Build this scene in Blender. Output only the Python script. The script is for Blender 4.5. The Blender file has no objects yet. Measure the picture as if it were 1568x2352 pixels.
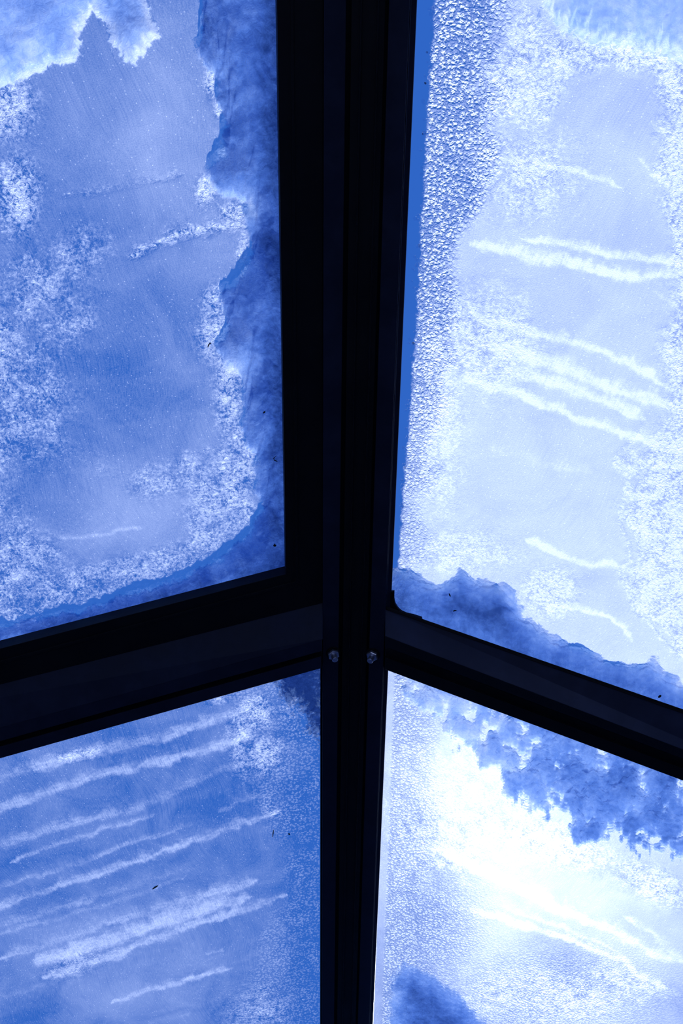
import bpy, math, random
import numpy as np
from mathutils import Vector, Matrix

random.seed(7)
rng = np.random.default_rng(11)
SC = bpy.context.scene
COL = SC.collection

# ------------------------------------------------------------------ camera, sky, sun, exposure
W, H, F = 1568.0, 2352.0, 2287.0          # frame and focal length in pixels (35 mm lens, portrait)
CAM_Z = 1.20
cam_d = bpy.data.cameras.new('camera')
cam_d.sensor_fit = 'VERTICAL'
cam_d.sensor_height = 36.0
cam_d.lens = 36.0 * F / H
cam_d.clip_start = 0.02
cam = bpy.data.objects.new('camera', cam_d)
COL.objects.link(cam)
cam.location = (0, 0, CAM_Z)
cam.rotation_euler = (math.pi, 0, 0)      # looks straight up; picture down = +Y
SC.camera = cam

world = bpy.data.worlds.new('sky')
SC.world = world
world.use_nodes = True
bg = world.node_tree.nodes['Background']
bg.inputs[0].default_value = (0.046, 0.20, 0.80, 1)
bg.inputs[1].default_value = 0.72

SUN_PX = (1230.0, 2350.0)                 # where the sun stands behind the roof
sun_dir = Vector(((SUN_PX[0] - W / 2) / F, (SUN_PX[1] - H / 2) / F, 1.0)).normalized()
sun_d = bpy.data.lights.new('sun', 'SUN')
sun_d.energy = 6.0
sun_d.angle = math.radians(1.0)
sun_d.color = (0.895, 0.935, 1.0)
sun = bpy.data.objects.new('sun', sun_d)
COL.objects.link(sun)
sun.location = (1, 1.2, 6)
sun.rotation_euler = sun_dir.to_track_quat('Z', 'Y').to_euler()

vs = SC.view_settings
vs.view_transform = 'Standard'
vs.look = 'None'
vs.exposure = 0.0
vs.gamma = 1.0
vs.use_curve_mapping = False
cy = SC.cycles
cy.max_bounces = 5
cy.diffuse_bounces = 2
cy.glossy_bounces = 2
cy.transmission_bounces = 4
cy.transparent_max_bounces = 16
cy.caustics_reflective = False
cy.sample_clamp_indirect = 3.0

# ------------------------------------------------------------------ helpers
def col(c): return (c[0], c[1], c[2], 1.0)

def tag(o, label=None, cat=None, group=None, kind=None):
    if label: o['label'] = label
    if cat: o['category'] = cat
    if group: o['group'] = group
    if kind: o['kind'] = kind
    return o

def empty(name, loc=(0, 0, 0)):
    o = bpy.data.objects.new(name, None)
    o.empty_display_size = 0.02
    COL.objects.link(o)
    o.location = loc
    return o

def link_mesh(name, me, mat, parent=None):
    o = bpy.data.objects.new(name, me)
    COL.objects.link(o)
    if mat: me.materials.append(mat)
    if parent is not None:
        o.parent = parent
        o.matrix_parent_inverse = Matrix.Translation(-parent.location)
    return o

def np_mesh(name, V, Fq):
    """mesh from numpy vertices and quads"""
    me = bpy.data.meshes.new(name)
    V = np.asarray(V, np.float32); Fq = np.asarray(Fq, np.int32)
    me.vertices.add(len(V)); me.vertices.foreach_set('co', V.ravel())
    n = len(Fq)
    me.loops.add(n * 4); me.loops.foreach_set('vertex_index', Fq.ravel())
    me.polygons.add(n)
    me.polygons.foreach_set('loop_start', np.arange(0, n * 4, 4, dtype=np.int32))
    me.polygons.foreach_set('loop_total', np.full(n, 4, np.int32))
    me.polygons.foreach_set('use_smooth', np.ones(n, bool))
    me.update(calc_edges=True)
    return me

def loft(name, ring_a, ring_b, mat, parent=None, bevel=0.0):
    """solid between two matching closed profiles (world points)"""
    n = len(ring_a)
    V = [tuple(p) for p in ring_a] + [tuple(p) for p in ring_b]
    Fc = [(i, (i + 1) % n, n + (i + 1) % n, n + i) for i in range(n)]
    Fc += [tuple(range(n))[::-1], tuple(range(n, 2 * n))]
    me = bpy.data.meshes.new(name)
    me.from_pydata(V, [], Fc)
    me.update()
    import bmesh
    b = bmesh.new(); b.from_mesh(me)
    bmesh.ops.recalc_face_normals(b, faces=b.faces)
    b.to_mesh(me); b.free()
    o = link_mesh(name, me, mat, parent)
    if bevel:
        m = o.modifiers.new('bevel', 'BEVEL'); m.width = bevel; m.segments = 2; m.limit_method = 'ANGLE'
        m.angle_limit = math.radians(25)
    return o

# ------------------------------------------------------------------ the two roof slopes
V3 = lambda *a: np.array(a, float)
nrm = lambda v: v / np.linalg.norm(v)
CAM = V3(0, 0, CAM_Z)
R = nrm(V3(-51.0, 4039.0, F))                      # the hip rafter climbs away along this
def ray(x, y): return V3((x - W / 2) / F, (y - H / 2) / F, 1.0)
O = CAM + ray(811, 1505) * 1.165                    # a point on the hip line, glass level
class Side:
    def __init__(s, du):
        s.u = nrm(du)                               # level, along the purlin, away from the hip
        n = nrm(np.cross(s.u, R))
        if n[2] > 0: n = -n
        s.n = n                                     # towards the room
        v = nrm(np.cross(s.n, s.u))
        if v[1] < 0: v = -v
        s.v = v                                     # up the slope
        M = np.column_stack([s.u, s.v, s.n])
        s.M = M
    def at(s, x, y, w=0.0):
        d = ray(x, y); o = O + w * s.n
        t = np.dot(o - CAM, s.n) / np.dot(d, s.n)
        return CAM + d * t
    def loc(s, P): return s.M.T @ (np.asarray(P) - O)
    def world(s, q): return O + s.M @ np.asarray(q)
    def matrix(s):
        m = Matrix.Identity(4)
        a = s.M.copy()
        if np.linalg.det(a) < 0:
            a[:, 2] *= -1
        s.flip = np.linalg.det(s.M) < 0
        for i in range(3):
            for j in range(3): m[i][j] = a[i, j]
            m[i][3] = O[i]
        return m
    def grid_px(s, U, Vv, w=0.0):
        P = O[None, :] + U[:, None] * s.u + Vv[:, None] * s.v + w * s.n
        Q = P - CAM
        return Q[:, 0] / Q[:, 2] * F + W / 2, Q[:, 1] / Q[:, 2] * F + H / 2
LEFT = Side(V3(-1, 0.274, 0))
RIGHT = Side(V3(1, 0.368, 0))
N0 = nrm(-np.cross(nrm(LEFT.u * 0 + V3(1, 0, 0)), R))
if N0[2] > 0: N0 = -N0

# ------------------------------------------------------------------ noise on numpy arrays
def vnoise(x, y, seed):
    g = np.random.default_rng(seed).random((256, 256))
    xi = np.floor(x).astype(int); yi = np.floor(y).astype(int)
    fx = x - xi; fy = y - yi
    fx = fx * fx * (3 - 2 * fx); fy = fy * fy * (3 - 2 * fy)
    a = g[xi & 255, yi & 255]; b = g[(xi + 1) & 255, yi & 255]
    c = g[xi & 255, (yi + 1) & 255]; d = g[(xi + 1) & 255, (yi + 1) & 255]
    return (a * (1 - fx) + b * fx) * (1 - fy) + (c * (1 - fx) + d * fx) * fy
def fbm(x, y, cell, seed, octv=5, rough=0.55):
    s = 0; a = 1; tot = 0; f = 1.0 / cell
    for i in range(octv):
        s = s + a * vnoise(x * f + 31.7 * i, y * f + 17.3 * i, seed + i)
        tot += a; a *= rough; f *= 2.03
    return s / tot
def seg_dist(px, py, ax, ay, bx, by):
    dx, dy = bx - ax, by - ay
    t = np.clip(((px - ax) * dx + (py - ay) * dy) / (dx * dx + dy * dy + 1e-9), 0, 1)
    return np.hypot(px - ax - t * dx, py - ay - t * dy), t
def poly_sd(px, py, pts):
    """signed distance, positive inside"""
    d = np.full(px.shape, 1e9); ins = np.zeros(px.shape, bool)
    n = len(pts)
    for i in range(n):
        ax, ay = pts[i]; bx, by = pts[(i + 1) % n]
        d = np.minimum(d, seg_dist(px, py, ax, ay, bx, by)[0])
        c = ((ay > py) != (by > py))
        with np.errstate(divide='ignore', invalid='ignore'):
            xx = (bx - ax) * (py - ay) / ((by - ay) if by != ay else 1e-9) + ax
        ins ^= c & (px < xx)
    return np.where(ins, d, -d)
def stroke(px, py, pts, w, seed, k=1.0):
    """a ridge of frost: width w (pixels), ragged, tapering at its ends"""
    L = [0]
    for a, b in zip(pts[:-1], pts[1:]): L.append(L[-1] + math.hypot(b[0] - a[0], b[1] - a[1]))
    best = np.full(px.shape, 1e9); bt = np.zeros(px.shape)
    px = px + 26 * (fbm(px, py, 30, seed + 3, 4, .6) - .5); py = py + 22 * (fbm(px, py, 34, seed + 4, 4, .65) - .5)
    for i in range(len(pts) - 1):
        d, t = seg_dist(px, py, *pts[i], *pts[i + 1])
        tt = (L[i] + t * (L[i + 1] - L[i])) / L[-1]
        m = d < best
        best = np.where(m, d, best); bt = np.where(m, tt, bt)
    ww = w * (0.25 + 1.6 * fbm(px + py * .3, py * 2, 38, seed, 5, .7))
    up = fbm(px * 2.2, py * .8, 20, seed + 9, 3)
    j = np.zeros(px.shape)
    ww = ww * np.clip(np.minimum(bt, 1 - bt) * 9 + 0.35, 0, 1)
    yl = np.interp(px, [p[0] for p in pts], [p[1] for p in pts])
    best = np.where(py < yl, best * (.45 + .5 * up), best * 1.25)
    return k * np.exp(-(best / np.maximum(ww, 1)) ** 2) * (.55 + .8 * fbm(px, py, 48, seed + 6, 4))

# ------------------------------------------------------------------ materials
class NT:
    def __init__(s, name, dim='3D'):
        s.dim = dim
        s.m = bpy.data.materials.new(name); s.m.use_nodes = True
        s.t = s.m.node_tree; s.t.nodes.clear()
        s.out = s.t.nodes.new('ShaderNodeOutputMaterial')
    def n(s, typ, **kw):
        nd = s.t.nodes.new(typ)
        for k, v in kw.items():
            if k.startswith('i_'):
                key = k[2:]
                key = int(key) if key.isdigit() else key.replace('_', ' ')
                s.put(nd.inputs[key], v)
            else: setattr(nd, k, v)
        return nd
    def put(s, sock, v):
        if isinstance(v, bpy.types.NodeSocket): s.t.links.new(v, sock)
        elif isinstance(v, bpy.types.Node): s.t.links.new(v.outputs[0], sock)
        else:
            if isinstance(v, tuple) and len(v) == 3 and sock.type == 'RGBA': v = col(v)
            sock.default_value = v
    def math(s, op, a, b=None, c=None, clamp=False):
        nd = s.t.nodes.new('ShaderNodeMath'); nd.operation = op; nd.use_clamp = clamp
        s.put(nd.inputs[0], a)
        if b is not None: s.put(nd.inputs[1], b)
        if c is not None: s.put(nd.inputs[2], c)
        return nd.outputs[0]
    def attr(s, name):
        nd = s.t.nodes.new('ShaderNodeAttribute'); nd.attribute_name = name
        return nd.outputs['Fac']
    def ramp(s, v, lo, hi, a=0.0, b=1.0, smooth=True):
        nd = s.t.nodes.new('ShaderNodeMapRange'); nd.interpolation_type = 'SMOOTHSTEP' if smooth else 'LINEAR'
        s.put(nd.inputs[0], v); nd.inputs[1].default_value = lo; nd.inputs[2].default_value = hi
        nd.inputs[3].default_value = a; nd.inputs[4].default_value = b
        return nd.outputs[0]
    def mixc(s, f, a, b):
        nd = s.t.nodes.new('ShaderNodeMix'); nd.data_type = 'RGBA'
        s.put(nd.inputs[0], f); s.put(nd.inputs[6], a); s.put(nd.inputs[7], b)
        return nd.outputs[2]
    def mixs(s, f, a, b):
        nd = s.t.nodes.new('ShaderNodeMixShader')
        s.put(nd.inputs[0], f); s.put(nd.inputs[1], a); s.put(nd.inputs[2], b)
        return nd.outputs[0]
    def noise(s, vec, scale, detail=4, rough=0.55, dist=0.0):
        return s.n('ShaderNodeTexNoise', noise_dimensions=s.dim, i_Vector=vec, i_Scale=scale, i_Detail=detail, i_Roughness=rough,
                   i_Distortion=dist).outputs['Fac']
    def mapping(s, vec, sc=(1, 1, 1), rot=(0, 0, 0)):
        nd = s.n('ShaderNodeMapping', i_Vector=vec)
        nd.inputs['Scale'].default_value = sc; nd.inputs['Rotation'].default_value = rot
        return nd.outputs[0]

def metal(name, c, rough, metallic=0.0, spec=0.5, bump=0.15):
    t = NT(name)
    tc = t.n('ShaderNodeTexCoord').outputs['Object']
    f = t.noise(tc, 900, 3, .6)
    g = t.noise(t.mapping(tc, (1, 1, 1)), 22, 6, .65)
    cc = t.mixc(t.ramp(g, .35, .75), col(c), col([x * 1.5 for x in c]))
    bmp = t.n('ShaderNodeBump', i_Strength=bump, i_Distance=0.0004, i_Height=f)
    b = t.n('ShaderNodeBsdfPrincipled', i_Base_Color=cc, i_Metallic=metallic, i_Normal=bmp.outputs[0],
            i_Roughness=t.ramp(g, .3, .8, rough * .85, min(1, rough * 1.25)))
    b.inputs['Specular IOR Level'].default_value = spec
    t.t.links.new(b.outputs[0], t.out.inputs[0])
    return t.m
M_PAINT = metal('dark_painted_aluminium', (0.017, 0.022, 0.045), 0.5, 0, 0.15)
M_PAINT_SHADE = metal('shade_dark_aluminium', (0.006, 0.007, 0.010), 0.6, 0, 0.2)  # darker copy of the frame paint: shade of unlit sash and channels in the colour
M_RUBBER = metal('black_rubber', (0.006, 0.006, 0.008), 0.7, 0, 0.25)
M_STEEL = metal('zinc_plated_steel', (0.55, 0.58, 0.70), 0.35, 0.85, 0.5, 0.3)
M_FLOOR = metal('pale_blue_grey_floor', (0.26, 0.29, 0.38), 0.9, 0, 0.2, 0.8)
M_WALL = metal('blue_grey_wall', (0.09, 0.11, 0.17), 0.8)
M_DEBRIS = metal('dark_bark', (0.010, 0.008, 0.006), 0.8)
M_MOSS = metal('green_brown_needle', (0.03, 0.05, 0.03), 0.8)

def glass_mat():
    t = NT('clear_glass')
    fr = t.n('ShaderNodeFresnel', i_IOR=1.25)
    back = t.n('ShaderNodeNewGeometry').outputs['Backfacing']
    fr = t.math('MULTIPLY', fr.outputs[0], t.math('SUBTRACT', 1.0, back))
    tr = t.n('ShaderNodeBsdfTransparent', i_Color=(0.97, 0.985, 1.0))
    gl = t.n('ShaderNodeBsdfGlossy', i_Color=(0.8, 0.85, 1.0), i_Roughness=0.05)
    t.t.links.new(t.mixs(fr, tr.outputs[0], gl.outputs[0]), t.out.inputs[0])
    return t.m
M_GLASS = glass_mat()
def water_mat():
    t = NT('water')
    g = t.n('ShaderNodeBsdfGlass', i_Color=(0.95, 0.97, 1.0), i_Roughness=0.03, i_IOR=1.33)
    t.t.links.new(g.outputs[0], t.out.inputs[0])
    return t.m
M_WATER = water_mat()

def frost_mat():
    t = NT('frost_on_glass', '2D')
    P = t.n('ShaderNodeTexCoord').outputs['Object']
    haze, streak, cryst, grain, clear = [t.attr(a) for a in ('haze', 'streak', 'crystal', 'grain', 'clear')]
    # crystal clumps, ragged
    n_c = t.noise(P, 62, 6, .74, .5)
    n_c2 = t.noise(P, 330, 3, .75, .5)
    c_lvl = t.math('ADD', t.math('MULTIPLY', n_c, .52), t.math('MULTIPLY', n_c2, .52))
    c_in = t.math('ADD', c_lvl, t.math('MULTIPLY', cryst, .22))
    cr = t.math('POWER', t.ramp(c_in, .56, .88, smooth=False), 1.5)
    cr = t.math('MULTIPLY', cr, t.ramp(cryst, .0, .45))
    gap = t.math('MULTIPLY', t.ramp(c_lvl, .36, .54, 1, 0), cryst)
    # cobbled granules
    Pw = t.n('ShaderNodeVectorMath', operation='ADD', i_0=P,
             i_1=t.n('ShaderNodeVectorMath', operation='SCALE',
                     i_0=t.n('ShaderNodeTexNoise', noise_dimensions='2D', i_Vector=P, i_Scale=160., i_Detail=3).outputs['Color'],
                     i_Scale=0.0035).outputs[0]).outputs[0]
    vo = t.n('ShaderNodeTexVoronoi', voronoi_dimensions='2D', i_Vector=Pw, i_Scale=250., feature='F1')
    vo2 = t.n('ShaderNodeTexVoronoi', voronoi_dimensions='2D', i_Vector=Pw, i_Scale=520., feature='F1')
    cob = t.ramp(vo.outputs['Distance'], .10, .62, 1, 0)
    cob2 = t.ramp(vo2.outputs['Distance'], .1, .6, 1, 0)
    cobs = t.math('ADD', t.math('MULTIPLY', cob, .62), t.math('MULTIPLY', cob2, .38))
    big = t.noise(P, 60, 4, .6)
    gl_ = t.math('MULTIPLY', cobs, t.ramp(big, .3, .62, .55, 1.2))
    gr = t.math('MULTIPLY', t.ramp(gl_, .26, .66), grain)
    # streak fibres, combed across the ridges
    Pf = t.mapping(P, (700, 60, 60), (0, 0, .45))
    fib = t.noise(Pf, 1.0, 4, .6, .2)
    Pg = t.mapping(P, (110, 260, 60))
    fib2 = t.noise(Pg, 1.0, 6, .7, .3)
    st_in = t.math('ADD', t.math('MULTIPLY', fib, .36), t.math('MULTIPLY', fib2, .40))
    st = t.math('MULTIPLY', t.ramp(t.math('ADD', st_in, t.math('MULTIPLY', streak, .30)), .38, .84), t.ramp(streak, 0, 1.0))
    # fine rime over everything: combed fans plus dust
    Ph = t.mapping(P, (900, 40, 60), (0, 0, .25))
    Phw = t.n('ShaderNodeVectorMath', operation='ADD', i_0=Ph,
              i_1=t.n('ShaderNodeVectorMath', operation='SCALE',
                      i_0=t.n('ShaderNodeTexNoise', noise_dimensions='2D', i_Vector=P, i_Scale=5., i_Detail=1).outputs['Color'],
                      i_Scale=55.).outputs[0]).outputs[0]
    comb = t.noise(Phw, 1.0, 2, .5)
    dust = t.noise(P, 900, 2, .6)
    cl = t.noise(P, 14, 6, .6, .5)
    # sparkles
    vs_ = t.n('ShaderNodeTexVoronoi', voronoi_dimensions='2D', i_Vector=P, i_Scale=330., feature='F1')
    cellc = t.n('ShaderNodeSeparateColor', i_Color=vs_.outputs['Color'])
    spk = t.math('MULTIPLY', t.ramp(vs_.outputs['Distance'], .0, .26, 1, 0), t.ramp(cellc.outputs[0], .84, 1.0))
    base = t.math('ADD', haze, t.math('MULTIPLY', t.math('SUBTRACT', cl, .5), .30))
    base = t.math('ADD', base, t.math('MULTIPLY', t.math('SUBTRACT', dust, .5), .22))
    base = t.math('ADD', base, t.math('MULTIPLY', t.math('SUBTRACT', comb, .5), .17))
    base = t.math('MULTIPLY', base, t.math('SUBTRACT', 1.0, t.math('MULTIPLY', grain, .5)))
    base = t.math('SUBTRACT', base, t.math('MULTIPLY', gap, .30))
    base = t.math('ADD', base, t.math('MULTIPLY', cr, 1.0))
    base = t.math('ADD', base, t.math('MULTIPLY', gr, .75))
    base = t.math('ADD', base, t.math('MULTIPLY', st, .52))
    base = t.math('ADD', base, t.math('MULTIPLY', spk, .5))
    cover = t.math('MULTIPLY', base, t.math('SUBTRACT', 1.0, clear), clamp=True)
    # dents between crystal clumps hold clear, bluer ice
    # relief
    hh = t.math('ADD', t.math('MULTIPLY', t.math('MULTIPLY', cobs, grain), 1.6),
                t.math('ADD', t.math('MULTIPLY', t.math('MULTIPLY', c_lvl, cryst), 1.6), t.math('MULTIPLY', dust, .12)))
    bmp = t.n('ShaderNodeBump', i_Strength=1.0, i_Distance=0.0016, i_Height=hh)
    N = bmp.outputs[0]
    white = (0.93, 0.95, 1.0)
    trl = t.n('ShaderNodeBsdfTranslucent', i_Color=white, i_Normal=N)
    rfr = t.n('ShaderNodeBsdfRefraction', i_Color=white, i_Roughness=0.75, i_IOR=1.22, i_Normal=N)
    sc = t.mixs(.014, trl.outputs[0], rfr.outputs[0])
    tr = t.n('ShaderNodeBsdfTransparent', i_Color=(0.93, 0.96, 1.0))
    t.t.links.new(t.mixs(cover, tr.outputs[0], sc), t.out.inputs[0])
    return t.m
M_FROST = frost_mat()

def snow_mat():
    t = NT('backlit_snow', '2D')
    P = t.n('ShaderNodeTexCoord').outputs['Object']
    sd, thick = t.attr('inside'), t.attr('thick')
    n1 = t.noise(P, 170, 7, .7, .5)
    n2 = t.noise(P, 30, 7, .62, .6)
    n3 = t.noise(P, 700, 3, .6)
    e = t.math('ADD', sd, t.math('MULTIPLY', t.math('SUBTRACT', n1, .5), 2.4))
    alpha = t.ramp(e, -.10, .45)
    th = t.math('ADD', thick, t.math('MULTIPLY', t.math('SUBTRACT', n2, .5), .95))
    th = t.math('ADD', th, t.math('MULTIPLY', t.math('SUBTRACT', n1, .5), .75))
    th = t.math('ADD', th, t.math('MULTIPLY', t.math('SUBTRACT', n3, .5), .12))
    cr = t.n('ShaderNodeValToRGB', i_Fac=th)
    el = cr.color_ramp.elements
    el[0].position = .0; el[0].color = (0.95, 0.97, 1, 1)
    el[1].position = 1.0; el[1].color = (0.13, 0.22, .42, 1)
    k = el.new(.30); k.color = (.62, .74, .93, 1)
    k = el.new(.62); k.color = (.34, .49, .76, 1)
    hh = t.math('ADD', t.math('MULTIPLY', n1, 1.0), t.math('MULTIPLY', n2, 1.0))
    bmp = t.n('ShaderNodeBump', i_Strength=.8, i_Distance=0.004, i_Height=hh)
    trl = t.n('ShaderNodeBsdfTranslucent', i_Color=cr.outputs[0], i_Normal=bmp.outputs[0])
    tr = t.n('ShaderNodeBsdfTransparent', i_Color=cr.outputs[0])
    body = t.mixs(.55, tr.outputs[0], trl.outputs[0])
    holes = t.n('ShaderNodeBsdfTransparent', i_Color=(1, 1, 1))
    t.t.links.new(t.mixs(alpha, holes.outputs[0], body), t.out.inputs[0])
    return t.m
M_SNOW = snow_mat()

# ------------------------------------------------------------------ room shell below the roof
def slab(name, x0, x1, y0, y1, z0, z1, mat):
    a = [(x0, y0, z0), (x1, y0, z0), (x1, y1, z0), (x0, y1, z0)]
    b = [(x0, y0, z1), (x1, y0, z1), (x1, y1, z1), (x0, y1, z1)]
    o = loft(name, a, b, mat); o['kind'] = 'structure'
    return o
slab('floor', -1.1, 1.1, -1.3, 1.4, -0.05, 0.0, M_FLOOR)
for nm, xa, xb in (('wall_left', -1.15, -1.1), ('wall_right', 1.1, 1.15)):
    prof = [(-1.3, -.05), (1.4, -.05), (1.4, 2.80), (-1.3, 1.28)]     # the top follows the roof slope
    loft(nm, [(xa, y, z) for y, z in prof], [(xb, y, z) for y, z in prof], M_WALL)['kind'] = 'structure'
slab('wall_front', -1.15, 1.15, -1.35, -1.3, -0.05, 1.35, M_WALL)
slab('wall_back', -1.15, 1.15, 1.4, 1.45, -0.05, 2.80, M_WALL)

# ------------------------------------------------------------------ hip rafter
T0, T1 = -1.15, 1.55
def rp(x, d):
    """point of the rafter's cross-section seen at column x of row 1505, d towards the room"""
    r = ray(x, 1505); o = O + d * N0
    t = np.dot(o - CAM, N0) / np.dot(r, N0)
    return CAM + r * t
def extr(name, prof, mat, parent, t0=T0, t1=T1, bevel=0.0):
    pts = [rp(x, d) for x, d in prof]
    # put all on the plane square to the rafter so the ends are cut square
    pts = [p - np.dot(p - O, R) * R for p in pts]
    return loft(name, [p + t0 * R for p in pts], [p + t1 * R for p in pts], mat, parent, bevel)
raf = empty('hip_rafter', tuple(O))
tag(raf, 'black aluminium hip rafter with lengthwise grooves, running top to bottom between the frosted panes', 'rafter')
B = .0005
extr('flange', [(740.5, .004), (740.5, .0275), (777, .0245), (777, .004)], M_PAINT, raf, bevel=B)
extr('flange', [(847, .004), (847, .0235), (881, .0265), (881, .004)], M_PAINT, raf, bevel=B)
extr('centre_channel', [(777, .003), (777, .012), (786, .012), (786, .0255), (800, .0255), (800.6, .0280), (803, .0280), (803.6, .0255),
                        (828, .0255), (828.6, .0280), (831, .0280), (831.6, .0255), (841, .0245), (841, .012), (847, .012), (847, .003)], M_PAINT_SHADE, raf, bevel=.0002)  # shade of the channel put into its colour, darker than the flanges
extr('glazing_seal', [(735.5, -.002), (735.5, .010), (742, .010), (742, -.002)], M_RUBBER, raf, T0, T1, bevel=.0003)
cap = extr('glazing_cap', [(881, -.002), (881, .012), (882.2, .0155), (883.6, .012), (892.5, .011), (893, -.002)], M_PAINT, raf, bevel=.0003)
extr('outer_capping', [(745, -.016), (790, -.030), (842, -.030), (885, -.016), (885, -.007), (745, -.007)], M_PAINT, raf)

# ------------------------------------------------------------------ purlins and sash
def bar(side, name, prof, x0, x1, xa, xb, mat, parent, bevel=.0005):
    """prof: (row at column x0, row at column x1, w); made from column xa to column xb"""
    ra, rb = [], []
    for y0, y1, w in prof:
        f = lambda x: y0 + (y1 - y0) * (x - x0) / (x1 - x0)
        ra.append(side.at(xa, f(xa), w)); rb.append(side.at(xb, f(xb), w))
    return loft(name, ra, rb, mat, parent, bevel)

def wback(lst, wb):
    """close a visible profile by going back to depth wb straight along the slope's normal"""
    return lst
lb = empty('glazing_bar', tuple(LEFT.at(300, 1620, .02)))
tag(lb, 'dark crossbar left of the rafter, two flat lips with a black groove between them', 'glazing bar')
bar(LEFT, 'sloped_web', [(1572, 1386, .0165), (1672, 1470, .040), (1674, 1472, .0), (1574, 1388, .0)], 0, 735, -420, 741, M_PAINT, lb)
bar(LEFT, 'upper_lip', [(1672, 1470, .0402), (1702.5, 1496, .0402), (1702.5, 1496, .01), (1672, 1470, .01)], 0, 735, -420, 739, M_PAINT, lb)
bar(LEFT, 'groove_strip', [(1700, 1494, .033), (1718, 1511, .033), (1718, 1511, .008), (1700, 1494, .008)], 0, 735, -420, 739, M_RUBBER, lb)
bar(LEFT, 'lower_lip', [(1715, 1508.5, .0402), (1742, 1535.5, .0402), (1733, 1527, -.002), (1706, 1500, -.002)], 0, 735, -420, 737.5, M_PAINT, lb)

rb_ = empty('glazing_bar', tuple(RIGHT.at(1300, 1620, .02)))
tag(rb_, 'dark crossbar right of the rafter, smooth navy web above a lower channel coloured dark as shade', 'glazing bar')
bar(RIGHT, 'glazing_seal', [(1399, 1629, .004), (1399, 1629, .010), (1407, 1639, .012), (1407, 1639, -.002)], 905, 1568, 886, 1980, M_RUBBER, rb_)
bar(RIGHT, 'sloped_web', [(1406, 1637, .011), (1469, 1722, .038), (1469, 1722, .0), (1406, 1637, .0)], 905, 1568, 884, 1980, M_PAINT, rb_)
bar(RIGHT, 'lower_channel', [(1469, 1722, .0382), (1492, 1742, .036), (1494, 1744, .031), (1515, 1763, .031), (1517, 1765, .036), (1545.5, 1793, .036),
                             (1540, 1786, -.002), (1465, 1718, -.002)], 905, 1568, 884, 1980, M_PAINT_SHADE, rb_)  # unlit faces coloured darker than the web, as shade

# opening sash of the upper left pane
ro = empty('vent_sash', tuple(LEFT.at(690, 1000, .01)))
tag(ro, 'black opening sash framing the upper left pane, its corner by the rafter', 'window sash')
def prism(side, name, px, w0, w1, mat, parent, bevel=.0004):
    a = [side.at(x, y, w1) for x, y in px]
    b = [p - (w1 - w0) * side.n for p in a]
    return loft(name, a, b, mat, parent, bevel)
prism(LEFT, 'sash_stile', [(629, -420), (742.6, -420), (740.5, 1386), (656.5, 1318.5)], .0003, .0165, M_PAINT_SHADE, ro)
prism(LEFT, 'sash_rail', [(656.5, 1318.5), (740.5, 1386), (0, 1573.5), (-420, 1679.5), (-420, 1598), (0, 1490)], .0003, .0165, M_PAINT_SHADE, ro)
prism(LEFT, 'glazing_bead', [(664, -420), (671, -420), (685, 1341), (678, 1336)], .016, .0180, M_PAINT_SHADE, ro)
prism(LEFT, 'glazing_bead', [(678, 1336), (685, 1341), (-420, 1640), (-420, 1632)], .016, .0180, M_PAINT_SHADE, ro)

# corner gussets that round the pane corner at the upper right
def corner(side, pts, w0, w1, mat, parent): return prism(side, 'corner_seal', pts, w0, w1, mat, parent, bevel=0)
corner(RIGHT, [(896, 1360), (904.8, 1360), (904.5, 1376), (907, 1388), (913, 1398), (921, 1405.5), (932, 1410.5), (948, 1414.2), (968, 1420.5), (970, 1430), (896, 1408)], .0003, .004, M_RUBBER, rb_)

# ------------------------------------------------------------------ bolts
def cyl_pts(r, h, n, bev=0):
    prof = [(r - bev, h), (r, h - bev), (r, 0)] if bev else [(r, h), (r, 0)]
    return prof
def lathe(name, prof, n, mat, parent, mtx, hexa=False, smooth=True):
    V = []; Fc = []
    for (r, z) in prof:
        for i in range(n):
            a = 2 * math.pi * i / n
            V.append(mtx @ Vector((r * math.cos(a), r * math.sin(a), z)))
    m = len(prof)
    for j in range(m - 1):
        for i in range(n):
            k = (i + 1) % n
            Fc.append((j * n + i, j * n + k, (j + 1) * n + k, (j + 1) * n + i))
    Fc.append(tuple(range(n))[::-1]); Fc.append(tuple((m - 1) * n + i for i in range(n)))
    me = bpy.data.meshes.new(name); me.from_pydata([tuple(v) for v in V], [], Fc); me.update()
    import bmesh
    b = bmesh.new(); b.from_mesh(me); bmesh.ops.recalc_face_normals(b, faces=b.faces); b.to_mesh(me); b.free()
    if smooth:
        me.polygons.foreach_set('use_smooth', [len(p.vertices) == 4 for p in me.polygons])
    return link_mesh(name, me, mat, parent)
def bolt(px, py, d, lean, rot, label, s=1.0):
    r = ray(px, py); o = O + d * N0
    P = CAM + r * (np.dot(o - CAM, N0) / np.dot(r, N0))
    ax = nrm(N0 + lean * V3(1, 0, 0))
    q = Vector(ax).to_track_quat('Z', 'Y').to_matrix().to_4x4()
    mt = Matrix.Translation(Vector(P)) @ q @ Matrix.Rotation(rot, 4, 'Z') @ Matrix.Scale(s, 4)
    e = empty('bolt', tuple(P)); tag(e, label, 'bolt', 'bolts through the rafter')
    lathe('washer', [(.0078, -.001), (.0082, -.0006), (.0082, .0006), (.0078, .001)], 32, M_STEEL if False else M_RUBBER, e, mt)
    lathe('nut', [(.0060, .001), (.0068, .0016), (.0068, .0046), (.0060, .0053)], 6, M_STEEL, e, mt, smooth=False)
    prof = [(.0033, .0)]
    z = .005
    while z < .0115:
        prof += [(.0033, z), (.0030, z + .0004), (.0033, z + .0008)]; z += .0010
    prof += [(.0034, .0128), (.0029, .0133)]
    lathe('shank', prof, 24, M_STEEL, e, mt)
    return e
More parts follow.
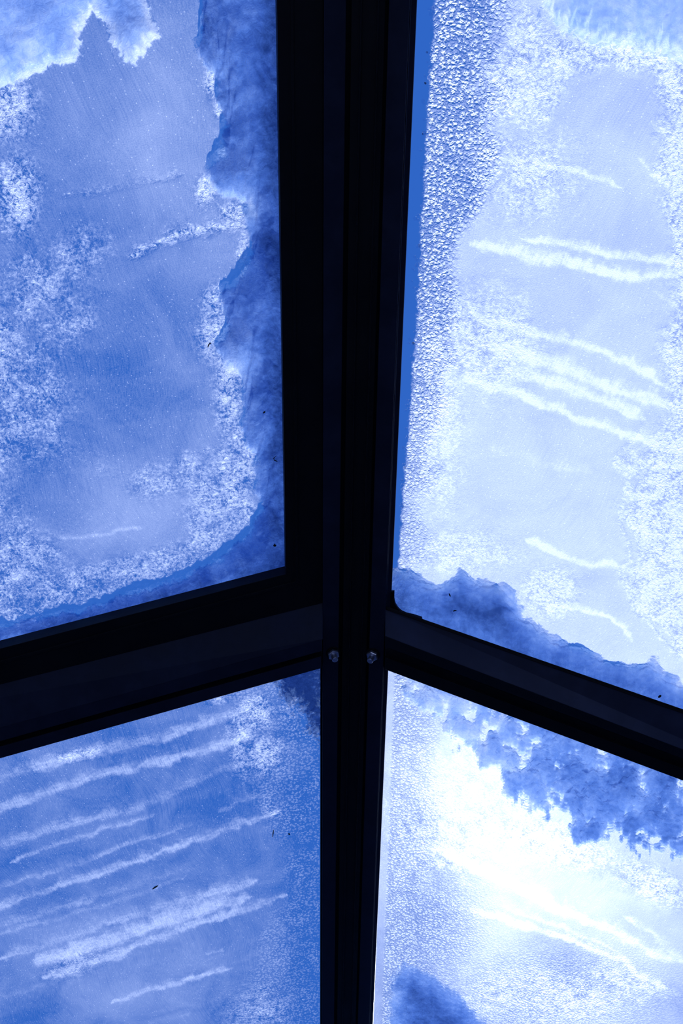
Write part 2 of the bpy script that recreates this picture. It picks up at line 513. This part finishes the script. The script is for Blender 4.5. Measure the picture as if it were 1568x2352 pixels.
bolt(764.5, 1500, .0262, .20, .35, 'zinc hex nut and bolt end on the left flange, facing down-right')
bolt(856, 1503, .0250, -.30, .15, 'duller zinc hex nut and bolt end on the right flange, facing down-left')

# ------------------------------------------------------------------ glass panes
def pane(side, px, label):
    o = prism(side, 'glass_pane', px, -.004, 0.0, M_GLASS, None, bevel=0)
    return tag(o, label, 'glass pane')
pane(LEFT, [(640 - 5, -330), (667, 1326), (-330, 1590), (-330, -330)], 'upper left glass pane in the black vent sash, frost and snow over it')
pane(RIGHT, [(972, -330), (892, 1404), (1900, 1770), (1900, -330)], 'upper right glass pane with a bare blue strip beside the rafter')
pane(LEFT, [(738, 1524), (738, 2680), (-330, 2680), (-330, 1822)], 'lower left glass pane with long parallel frost streaks')
pane(RIGHT, [(884, 1532), (834, 2680), (1900, 2680), (1900, 1911)], 'lower right glass pane, the brightest, sun glowing through')

# ------------------------------------------------------------------ painted-in-place frost fields
STEP = 0.0018
def pane_grid(side, poly, step=STEP, w=-.0046):
    L = np.array([side.loc(side.at(x, y, w)) for x, y in poly])
    u = np.arange(L[:, 0].min(), L[:, 0].max() + step, step)
    v = np.arange(L[:, 1].min(), L[:, 1].max() + step, step)
    U, Vv = np.meshgrid(u, v)
    px, py = side.grid_px(U.ravel(), Vv.ravel(), w)
    sd = poly_sd(px, py, poly)
    keepv = (sd > -4)
    nx, ny = len(u), len(v)
    idx = np.arange(nx * ny).reshape(ny, nx)
    q = np.stack([idx[:-1, :-1], idx[:-1, 1:], idx[1:, 1:], idx[1:, :-1]], -1).reshape(-1, 4)
    q = q[keepv[q].all(1)]
    return U.ravel(), Vv.ravel(), px, py, q
def compact(V, q, attrs):
    used = np.unique(q); remap = np.zeros(len(V), int); remap[used] = np.arange(len(used))
    return V[used], remap[q], {k: a[used] for k, a in attrs.items()}
def put_attrs(me, attrs):
    for k, a in attrs.items():
        at = me.attributes.new(k, 'FLOAT', 'POINT')
        at.data.foreach_set('value', np.asarray(a, np.float32))
def frost_sheet(side, poly, fields, label):
    U, Vv, px, py, q = pane_grid(side, poly)
    attrs = fields(px, py)
    mtx = side.matrix(); sgn = -1 if side.flip else 1
    Z = np.full(U.shape, -.0046 * sgn)
    V = np.stack([U, Vv, Z], 1)
    V, q, attrs = compact(V, q, attrs)
    me = np_mesh('frost', V, q)
    put_attrs(me, attrs)
    o = link_mesh('frost', me, M_FROST)
    o.matrix_world = mtx
    return tag(o, label, 'frost', None, 'stuff')

def G(px, py, x, y, sx, sy=None, rot=0.0):
    sy = sy or sx
    c, s = math.cos(rot), math.sin(rot)
    a = (px - x) * c + (py - y) * s; b = -(px - x) * s + (py - y) * c
    return np.exp(-(a / sx) ** 2 - (b / sy) ** 2)
def S(d, a, b): 
    t = np.clip((d - a) / (b - a), 0, 1); return t * t * (3 - 2 * t)

def f_ul(px, py):
    z = np.zeros(px.shape)
    n = fbm(px, py, 160, 3); nf = fbm(px, py, 60, 9)
    haze = .17 + .24 * (fbm(px, py, 300, 5, 3) - .5)
    haze += .10 * G(px, py, 380, 260, 220, 300) + .08 * G(px, py, 450, 600, 130, 150) + .12 * G(px, py, 330, 1160, 170, 100, -.3)
    haze -= .12 * G(px, py, 290, 820, 130, 200) + .06 * G(px, py, 60, 420, 130, 150) 
    haze -= .12 * S(py + px * .26, 1330, 1500)
    haze -= .30 * S(px - py * .016, 560, 640)
    cr = z.copy()
    d = poly_sd(px, py, [(-500, 560), (40, 570), (160, 560), (240, 560), (250, 600), (170, 640), (230, 720), (255, 760), (180, 850), (200, 900), (190, 960), (235, 1040), (230, 1075), (60, 1110), (100, 1200), (170, 1290), (350, 1300), (520, 1220), (600, 1310), (0, 1500), (-500, 1560)])
    cr = np.maximum(cr, S(d + 170 * (n - .5), -60, 90) * (.12 + .75 * nf))
    d = poly_sd(px, py, [(300, 1130), (360, 1085), (470, 1050), (430, 1060), (500, 1010), (470, 880), (500, 760), (550, 850), (600, 1000), (600, 1200), (520, 1290), (400, 1330), (250, 1330), (230, 1300), (380, 1250), (430, 1180), (420, 1130)])
    cr = np.maximum(cr, S(d + 130 * (n - .5), -40, 60) * (.2 + .8 * nf))
    cr = np.maximum(cr, .95 * G(px, py, 495, 770, 45, 60)); cr = np.maximum(cr, 1.0 * G(px, py, 525, 900, 32, 110))
    cr = np.maximum(cr, .9 * G(px, py, 570, 1060, 45, 60)); cr = np.maximum(cr, .9 * G(px, py, 490, 700, 30, 50))
    for x, y, sx, sy in [(485, 190, 16, 40), (505, 250, 14, 30), (510, 345, 18, 35), (470, 440, 25, 35), (540, 490, 40, 25), (480, 60, 20, 60), (20, 250, 60, 70), (40, 450, 50, 90), (560, 600, 18, 60)]:
        cr = np.maximum(cr, 1.1 * G(px, py, x, y, sx, sy))
    cr = np.maximum(cr, .4 * stroke(px, py, [(150, 450), (280, 430), (420, 400)], 10, 3))
    cr = np.maximum(cr, .85 * stroke(px, py, [(300, 590), (370, 560), (430, 535), (560, 520)], 13, 4))
    cr = np.maximum(cr, .85 * stroke(px, py, [(560, 1010 - 30), (560, 1130), (565, 1200)], 14, 8))
    cr *= 1 - .75 * S(px - py * .016, 575, 640)
    cr = np.maximum(cr, .55 * S(py + px * .26, 1330, 1370) * (.4 + nf))
    cr *= 1 - .6 * S(py + px * .26, 1420, 1480)
    st = stroke(px, py, [(130, 1235), (230, 1228), (330, 1215)], 7, 12, .7)
    st = np.maximum(st, stroke(px, py, [(230, 985), (330, 975), (470, 950)], 8, 13, .35))
    return dict(haze=haze, streak=st, crystal=np.clip(cr, 0, 1), grain=z, clear=z)
def f_ur(px, py):
    z = np.zeros(px.shape)
    n = fbm(px, py, 90, 23); nf = fbm(px, py, 40, 29)
    edge = 975 - py * .0505
    strip_w = np.interp(py, [-400, 0, 300, 700, 1000, 1200, 1400], [24, 24, 20, 19, 13, 7, 4]) + 12 * (fbm(px, py, 14, 31, 3) - .5)
    clear = 1 - S(px - edge, strip_w - 2, strip_w + 3)
    haze = .60 + .22 * (fbm(px, py, 300, 25, 3) - .5) + .10 * S(py, 500, 1300) - .08 * G(px, py, 1400, 250, 200, 160)
    gx = np.interp(py, [-400, 0, 80, 150, 300, 400, 550, 650, 800, 950, 1150, 1300, 1400], [1230, 1190, 1160, 1140, 1100, 1115, 1065, 1045, 1010, 1000, 960, 950, 930])
    gr = 1 - S(px + 170 * (n - .5), gx - 60, gx + 50)
    gr *= np.interp(py, [0, 700, 1100, 1350], [1, .9, .6, .35])
    haze = haze - .22 * gr + .14 * G(px, py, 1010, 900, 60, 260)
    cr = .75 * G(px, py, 1010, 900, 60, 300) * (.4 + nf)
    d = poly_sd(px, py, [(2100, 60), (1330, 80), (1200, 20), (1130, 160), (1090, 250), (1200, 330), (1330, 180), (1480, 180), (1500, 300), (1480, 420), (1540, 640), (1500, 760), (1530, 900), (1460, 1000), (1420, 1060), (1450, 1090), (1430, 1200), (1450, 1290), (1430, 1310), (1470, 1400), (1540, 1480), (2100, 1700)])
    cr = np.maximum(cr, S(d + 110 * (n - .5), -22, 40) * (.35 + .75 * nf))
    ring = np.exp(-((d + 6 + 24 * (n - .5)) / 9) ** 2) * S(py, 900, 1050)
    cr = np.maximum(cr, .45 * ring)
    cr = np.maximum(cr, .8 * G(px, py, 1110, 780, 130, 130) * (.4 + nf)); cr = np.maximum(cr, .75 * G(px, py, 1200, 400, 130, 110) * (.4 + nf))
    cr = np.maximum(cr, .6 * G(px, py, 1050, 1270, 150, 60) * (.5 + nf)); cr = np.maximum(cr, .8 * G(px, py, 1260, 1360, 70, 60))
    cr = np.maximum(cr, .9 * np.exp(-(seg_dist(px, py, 1200, 1494, 1540, 1612)[0] / 12) ** 2) * (.3 + nf))
    st = z.copy()
    for pts, w, k in [([(1110, 360), (1190, 370), (1270, 385), (1330, 395), (1380, 415), (1430, 430)], 9, .9),
                      ([(1080, 560), (1200, 590), (1290, 602), (1380, 628), (1470, 640), (1570, 628)], 18, 1),
                      ([(1200, 552), (1300, 562), (1400, 585), (1480, 597), (1640, 612)], 12, .95),
                      ([(1060, 690), (1110, 735), (1180, 752), (1290, 780), (1390, 815), (1450, 838), (1540, 895)], 12, 1),
                      ([(1110, 800), (1170, 805), (1240, 830), (1330, 860), (1400, 895), (1500, 920), (1530, 932)], 20, 1),
                      ([(1160, 850), (1280, 885), (1400, 930), (1480, 960)], 18, .9),
                      ([(1060, 870), (1170, 900), (1290, 945), (1330, 965), (1400, 985), (1500, 1020), (1640, 1050)], 13, 1.05),
                      ([(1120, 1030), (1230, 1060), (1360, 1085)], 18, .55),
                      ([(1205, 1243), (1280, 1272), (1350, 1300), (1425, 1300)], 11, .95),
                      ([(1270, 1385), (1400, 1415), (1430, 1440), (1455, 1475)], 9, .8),
                      ([(1460, 360), (1500, 400), (1550, 440)], 10, .6), ([(1500, 670), (1568, 720)], 10, .6)]:
        st = np.maximum(st, stroke(px, py, pts, w, int(pts[0][1]), k))
    return dict(haze=haze, streak=st, crystal=np.clip(cr, 0, 1), grain=np.clip(gr, 0, 1), clear=clear)
def f_ll(px, py):
    z = np.zeros(px.shape)
    n = fbm(px, py, 90, 43); nf = fbm(px, py, 40, 49)
    haze = .10 + .16 * (fbm(px, py, 260, 45, 3) - .5) + .10 * G(px, py, 300, 2290, 190, 70, -.2) + .08 * G(px, py, 200, 2160, 200, 90)
    haze -= .10 * G(px, py, 100, 2330, 110, 70) + .08 * G(px, py, 480, 2290, 70, 60)
    haze -= .14 * S(px, 600, 735)
    gx = np.interp(py, [1500, 1600, 1700, 1800, 1900, 1980, 2080, 2200, 2400], [600, 570, 570, 600, 640, 670, 620, 560, 540])
    gr = S(px + 190 * (n - .5), gx - 40, gx + 60) * .24 * (.4 + 1.2 * nf)
    cr = .95 * np.maximum(G(px, py, 590, 1640, 35, 45), G(px, py, 605, 1735, 45, 45)) 
    cr = np.maximum(cr, .8 * G(px, py, 560, 1700, 40, 90) * (.4 + nf)); cr = np.maximum(cr, .7 * G(px, py, 675, 1625, 30, 30))
    cr = np.maximum(cr, .5 * G(px, py, 590, 2330, 90, 70)); cr = np.maximum(cr, .55 * G(px, py, 620, 1860, 25, 25))
    cr = np.maximum(cr, .5 * G(px, py, 180, 2210, 90, 35, -.3)); cr = np.maximum(cr, .75 * G(px, py, 180, 1735, 60, 16, -.2))
    cr = np.maximum(cr, .5 * G(px, py, 510, 1605, 50, 14, -.3))
    st = z.copy()
    for pts, w, k in [([(-300, 1840), (0, 1785), (60, 1768), (170, 1738), (350, 1700), (480, 1662), (575, 1625)], 17, .85),
                      ([(-300, 1920), (0, 1862), (100, 1825), (200, 1790), (300, 1765), (400, 1745), (500, 1715), (575, 1690)], 15, .9),
                      ([(-300, 2020), (0, 1948), (150, 1895), (300, 1862), (420, 1812), (500, 1770), (565, 1750)], 14, .7),
                      ([(20, 1982), (180, 1925), (280, 1892), (360, 1872)], 7, .75),
                      ([(-200, 2080), (0, 2035), (100, 2010), (200, 1975), (330, 1930), (450, 1890)], 8, .65),
                      ([(-300, 2160), (0, 2082), (150, 2032), (300, 1983), (420, 1942), (550, 1895), (645, 1863)], 12, .85),
                      ([(-100, 2140), (0, 2122), (100, 2098), (230, 2060), (350, 2015), (450, 1995)], 12, .6),
                      ([(-100, 2160), (0, 2142), (150, 2105), (300, 2062), (430, 2012)], 8, .6),
                      ([(0, 2205), (130, 2162), (250, 2120), (400, 2080), (590, 2025)], 16, .75),
                      ([(80, 2212), (200, 2178), (330, 2132), (480, 2088), (570, 2062)], 22, 1.0),
                      ([(100, 2246), (280, 2192), (450, 2122), (655, 2057)], 13, .9),
                      ([(255, 2303), (400, 2258), (535, 2222)], 10, .8),
                      ([(470, 2190), (510, 2185)], 5, .7), ([(500, 1870), (550, 1840), (620, 1825)], 8, .6),
                      ([(-200, 2320), (0, 2290), (120, 2262)], 10, .45), ([(340, 2352), (440, 2325)], 9, .5)]:
        st = np.maximum(st, stroke(px, py, pts, w, int(pts[0][1]) + 3, k))
    return dict(haze=haze, streak=st, crystal=np.clip(cr, 0, 1), grain=gr, clear=z)
def f_lr(px, py):
    z = np.zeros(px.shape)
    n = fbm(px, py, 90, 63); nf = fbm(px, py, 40, 69)
    edge = 893 - (py - 1540) * .0382
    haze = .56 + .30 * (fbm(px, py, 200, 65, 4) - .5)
    haze += .20 * G(px, py, 1080, 1850, 160, 120, .5) + .15 * G(px, py, 1000, 1750, 90, 120)  # sun glow put into the frost as denser cover
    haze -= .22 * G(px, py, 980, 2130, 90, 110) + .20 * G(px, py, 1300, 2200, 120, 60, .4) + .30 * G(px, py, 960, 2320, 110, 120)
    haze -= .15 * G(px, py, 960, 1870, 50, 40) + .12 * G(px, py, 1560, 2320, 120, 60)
    gr = (1 - S(px - edge + 60 * (n - .5), 60, 150)) * .55
    gr = np.maximum(gr, .5 * G(px, py, 980, 2130, 110, 130)); gr = np.maximum(gr, .35 * G(px, py, 1250, 2300, 250, 110))
    gr *= S(px - edge, 10, 18)
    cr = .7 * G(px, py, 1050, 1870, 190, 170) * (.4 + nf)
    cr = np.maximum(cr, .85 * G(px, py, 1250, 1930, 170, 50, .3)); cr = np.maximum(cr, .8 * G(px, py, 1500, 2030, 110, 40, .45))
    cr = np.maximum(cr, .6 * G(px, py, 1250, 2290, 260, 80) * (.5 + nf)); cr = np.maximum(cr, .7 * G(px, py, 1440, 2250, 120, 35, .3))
    st = z.copy()
    for pts, w, k in [([(990, 1945), (1100, 1995), (1200, 2045), (1300, 2100), (1400, 2140), (1500, 2190), (1660, 2230)], 15, 1.0),
                      ([(1080, 2090), (1160, 2110), (1260, 2145), (1380, 2190), (1450, 2215)], 10, .9),
                      ([(1150, 2080), (1270, 2125), (1420, 2185)], 8, .7),
                      ([(1440, 2110), (1500, 2150), (1568, 2200)], 12, .7), ([(1430, 2220), (1530, 2270)], 10, .8)]:
        st = np.maximum(st, stroke(px, py, pts, w, int(pts[0][1]) + 5, k))
    return dict(haze=haze, streak=st, crystal=np.clip(cr, 0, 1), grain=gr, clear=z)

P_UL = [(640, -260), (664, 1328), (-260, 1572), (-260, -260)]
P_UR = [(974, -260), (894, 1404), (1830, 1744), (1830, -260)]
P_LL = [(738, 1522), (738, 2610), (-260, 2610), (-260, 1800)]
P_LR = [(885, 1532), (836, 2610), (1830, 2610), (1830, 1885)]
frost_sheet(LEFT, P_UL, f_ul, 'thin combed frost covering the upper left pane')
frost_sheet(RIGHT, P_UR, f_ur, 'pale frost with cobbled ice grains and white ridges on the upper right pane')
frost_sheet(LEFT, P_LL, f_ll, 'blue frost with long slanting white streaks on the lower left pane')
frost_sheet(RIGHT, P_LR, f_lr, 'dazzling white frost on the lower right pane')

# ------------------------------------------------------------------ snow lying on the panes
def heap(side, poly, clip, hmax, tfun, label, soft=16.0, rag=26.0, seed=1, cap=1e9):
    U, Vv, px, py, q = pane_grid(side, clip, .0020, -.0054)
    d = np.minimum(poly_sd(px, py, poly), cap) + rag * (fbm(px, py, 30, seed, 5, .66) - .5) * 2.6
    ins = np.clip(d / soft, -1, 1)
    keep = (d > -soft)[q].any(1); q = q[keep]
    thick = tfun(px, py, d)
    h = hmax * S(d, -soft, 90) * (.55 + .6 * fbm(px, py, 70, seed + 5)) + .0015
    mtx = side.matrix(); sgn = -1 if side.flip else 1
    n0 = len(U)
    Vb = np.stack([U, Vv, np.full(n0, -.0054 * sgn)], 1)
    Vt = np.stack([U, Vv, (-.0054 - h) * sgn], 1)
    # rim
    E = np.concatenate([q[:, [0, 1]], q[:, [1, 2]], q[:, [2, 3]], q[:, [3, 0]]])
    key = np.sort(E, 1); kk = key[:, 0].astype(np.int64) * (n0 + 1) + key[:, 1]
    _, inv, cnt = np.unique(kk, return_inverse=True, return_counts=True)
    be = E[cnt[inv] == 1]
    rim = np.stack([be[:, 1], be[:, 0], be[:, 0] + n0, be[:, 1] + n0], 1)
    V = np.concatenate([Vb, Vt]); Q = np.concatenate([q, q[:, ::-1] + n0, rim])
    A = dict(inside=np.concatenate([ins, ins]), thick=np.concatenate([thick, thick]))
    V, Q, A = compact(V, Q, A)
    me = np_mesh('snow_drift', V, Q); put_attrs(me, A)
    o = link_mesh('snow_drift', me, M_SNOW)
    o.matrix_world = mtx
    return tag(o, label, 'snow', None, 'stuff')

heap(LEFT, [(-400, 190), (0, 205), (60, 185), (130, 150), (183, 143), (185, 70), (212, 32), (238, 55), (252, 100), (285, 140), (310, 150), (335, 115), (372, 78), (350, 40), (335, -20), (330, -400), (-400, -400)],
     P_UL, .030, lambda x, y, d: .27 - .30 * np.exp(-(d / 24) ** 2) + .20 * G(x, y, 290, 20, 50, 60) + .06 * S(d, 30, 120), 'fluffy pale snow patch at the top left corner of the upper left pane', rag=9, seed=101)
heap(LEFT, [(700, -400), (480, -400), (470, -20), (462, 60), (455, 130), (492, 190), (500, 240), (515, 290), (500, 320), (520, 360), (480, 390), (476, 440), (560, 470), (572, 520), (574, 600), (548, 650), (500, 668), (515, 700),
            (520, 760), (490, 800), (515, 850), (560, 870), (556, 960), (560, 1030), (590, 1060), (585, 1120), (600, 1180), (560, 1240), (500, 1290), (420, 1330), (300, 1370), (200, 1400), (0, 1440), (-400, 1530), (-400, 1620), (700, 1400)],
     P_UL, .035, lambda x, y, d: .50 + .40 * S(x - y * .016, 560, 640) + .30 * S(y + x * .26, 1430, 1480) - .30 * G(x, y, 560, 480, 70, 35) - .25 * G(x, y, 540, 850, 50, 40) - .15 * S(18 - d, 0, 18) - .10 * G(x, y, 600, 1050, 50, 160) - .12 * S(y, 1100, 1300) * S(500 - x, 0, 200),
     'deep blue snow bank along the rafter side and foot of the upper left pane', rag=15, seed=131)
heap(LEFT, [(620, 1500), (640, 1590), (665, 1610), (690, 1640), (715, 1690), (760, 1760), (760, 1500)],
     P_LL, .020, lambda x, y, d: 1.0 + 0 * x, 'small dark snow wedge in the top corner of the lower left pane', rag=24, soft=44, seed=171)
heap(RIGHT, [(860, 1315), (915, 1310), (960, 1322), (1010, 1350), (1040, 1330), (1060, 1310), (1090, 1342), (1150, 1340), (1185, 1365), (1205, 1420), (1250, 1452), (1290, 1478), (1340, 1492), (1390, 1520), (1440, 1528), (1480, 1528), (1500, 1518),
             (1530, 1552), (1568, 1570), (1700, 1620), (2100, 1760), (2100, 1900), (860, 1450)],
     P_UR, .030, lambda x, y, d: .10 + .62 * S(d, -4, 60) + .15 * G(x, y, 1130, 1400, 80, 40), 'dark blue snow drift banked against the right crossbar', rag=13, soft=14, seed=201)
heap(RIGHT, [(1235, -400), (1225, -20), (1250, 50), (1330, 90), (1420, 120), (1500, 130), (1640, 170), (2100, 200), (2100, -400)],
     P_UR, .025, lambda x, y, d: .16 + .08 * S(d, 0, 80), 'soft white snow cloud at the top of the upper right pane', rag=25, soft=34, seed=231)
heap(RIGHT, [(930, 1545), (950, 1600), (985, 1650), (1030, 1680), (1070, 1735), (1120, 1765), (1170, 1830), (1240, 1862), (1290, 1850), (1310, 1880), (1320, 1935), (1380, 1935), (1420, 1930), (1470, 1965), (1560, 1985), (1700, 2030), (2100, 2100), (2100, 1700)],
     P_LR, .022, lambda x, y, d: -.02 + .40 * S(x, 900, 1500) + .22 * S(d, 0, 30), 'mottled snow cover under the crossbar on the lower right pane', rag=44, soft=18, seed=261, cap=20)
heap(RIGHT, [(895, 2240), (930, 2215), (965, 2235), (1000, 2250), (1040, 2270), (1070, 2310), (1110, 2340), (1180, 2400), (1200, 2700), (880, 2700)],
     P_LR, .022, lambda x, y, d: .35 + .40 * S(d, 0, 60), 'dark blue snow clump low beside the rafter on the lower right pane', rag=16, soft=22, seed=291)

# ------------------------------------------------------------------ little bits lying in the snow
def twig(side, pts, r, mat, name, label, w=-.0042):
    P = [Vector(side.at(x, y, w)) for x, y in pts]
    V = []; Fc = []; n = 6
    for k, p in enumerate(P):
        dirv = ((P[min(k + 1, len(P) - 1)] - P[max(k - 1, 0)])).normalized()
        a = dirv.orthogonal().normalized(); b = dirv.cross(a)
        rr = 1.35 * r * (.5 if k in (0, len(P) - 1) else 1.0) * (0.85 + .3 * random.random())
        for i in range(n):
            t = 2 * math.pi * i / n
            V.append(tuple(p + a * rr * math.cos(t) + b * rr * math.sin(t)))
    for k in range(len(P) - 1):
        for i in range(n):
            j = (i + 1) % n
            Fc.append((k * n + i, k * n + j, (k + 1) * n + j, (k + 1) * n + i))
    Fc.append(tuple(range(n))[::-1]); Fc.append(tuple((len(P) - 1) * n + i for i in range(n)))
    me = bpy.data.meshes.new(name); me.from_pydata(V, [], Fc); me.update()
    o = link_mesh(name, me, mat)
    return tag(o, label, 'debris')
twig(LEFT, [(477, 798), (479, 792), (482, 788.5), (485, 788)], .0006, M_DEBRIS, 'twig', 'dark curved twig splinter in the frost of the upper left pane')
twig(LEFT, [(604, 949), (607, 946.5), (609, 945)], .0008, M_DEBRIS, 'bark_crumb', 'short dark crumb in the blue snow bank, highest of its three specks')
twig(LEFT, [(634, 1047), (628, 1053), (630, 1057), (637, 1060)], .0005, M_DEBRIS, 'twig', 'hooked dark twig in the snow bank beside the sash')
twig(LEFT, [(628, 1254), (630.5, 1252), (633, 1254)], .0014, M_DEBRIS, 'seed', 'round dark seed near the lower corner of the upper left pane')
twig(RIGHT, [(1031, 1363), (1032.5, 1367), (1034, 1370)], .0007, M_DEBRIS, 'bark_crumb', 'thin dark crumb in the middle of the snow drift by the right crossbar')
twig(RIGHT, [(1040, 1404), (1044, 1402.5), (1048, 1402)], .0006, M_DEBRIS, 'bark_crumb', 'flat dark crumb at the lower edge of the snow drift')
twig(RIGHT, [(1513 - 1, 1602), (1515, 1599), (1517, 1597)], .0012, M_DEBRIS, 'seed', 'plump dark seed on the snow at the far right end of the crossbar')
twig(LEFT, [(626, 1923), (627, 1914), (628, 1906)], .0006, M_MOSS, 'conifer_needle', 'upright greenish needle in the frost of the lower left pane')
twig(LEFT, [(350, 2042), (356, 2038), (363, 2034)], .0008, M_MOSS, 'conifer_needle', 'slanting brown-green needle between streaks on the lower left pane')
twig(LEFT, [(662, 1915), (664, 1916), (666, 1916)], .0008, M_DEBRIS, 'seed', 'tiny dark seed right of the upright needle')

# ------------------------------------------------------------------ water beads in the bare strip of the upper right pane
def bead_mesh():
    V = []; Fc = []; n = 10; m = 5
    for j in range(m):
        a = (math.pi / 2) * j / m
        for i in range(n):
            t = 2 * math.pi * i / n
            V.append((math.cos(a) * math.cos(t), math.cos(a) * math.sin(t), .6 * math.sin(a)))
    V.append((0, 0, .6))
    for j in range(m - 1):
        for i in range(n):
            k = (i + 1) % n
            Fc.append((j * n + i, j * n + k, (j + 1) * n + k, (j + 1) * n + i))
    for i in range(n): Fc.append(((m - 1) * n + i, (m - 1) * n + (i + 1) % n, m * n))
    Fc.append(tuple(range(n))[::-1])
    me = bpy.data.meshes.new('water_drop'); me.from_pydata(V, [], Fc); me.update()
    me.polygons.foreach_set('use_smooth', [len(p.vertices) < 5 for p in me.polygons])
    me.materials.append(M_WATER)
    return me
BM = bead_mesh()
qn = Vector(RIGHT.n).to_track_quat('Z', 'Y')
proto = bpy.data.objects.new('water_drop', BM)
tag(proto, 'tiny water drop in the bare blue strip of the upper right pane', 'water drop', 'water drops in the bare strip beside the rafter')
first = True
for i in range(72):
    y = random.uniform(0, 1180)
    e = 975 - y * .0505
    sw = np.interp(y, [0, 300, 700, 1000, 1200], [24, 20, 19, 13, 8])
    x = e + sw * (random.random() ** .5) * 1.0 - 2
    if x < e + 1: x = e + 3
    o = proto if first else proto.copy(); first = False
    COL.objects.link(o)
    o.location = Vector(RIGHT.at(x, y, .0001))
    o.rotation_mode = 'QUATERNION'; o.rotation_quaternion = qn
    s = random.uniform(.0009, .0017) * (1.3 if random.random() < .12 else 1)
    o.scale = (s, s * random.uniform(.8, 1.3), s)
bpy.context.view_layer.update()
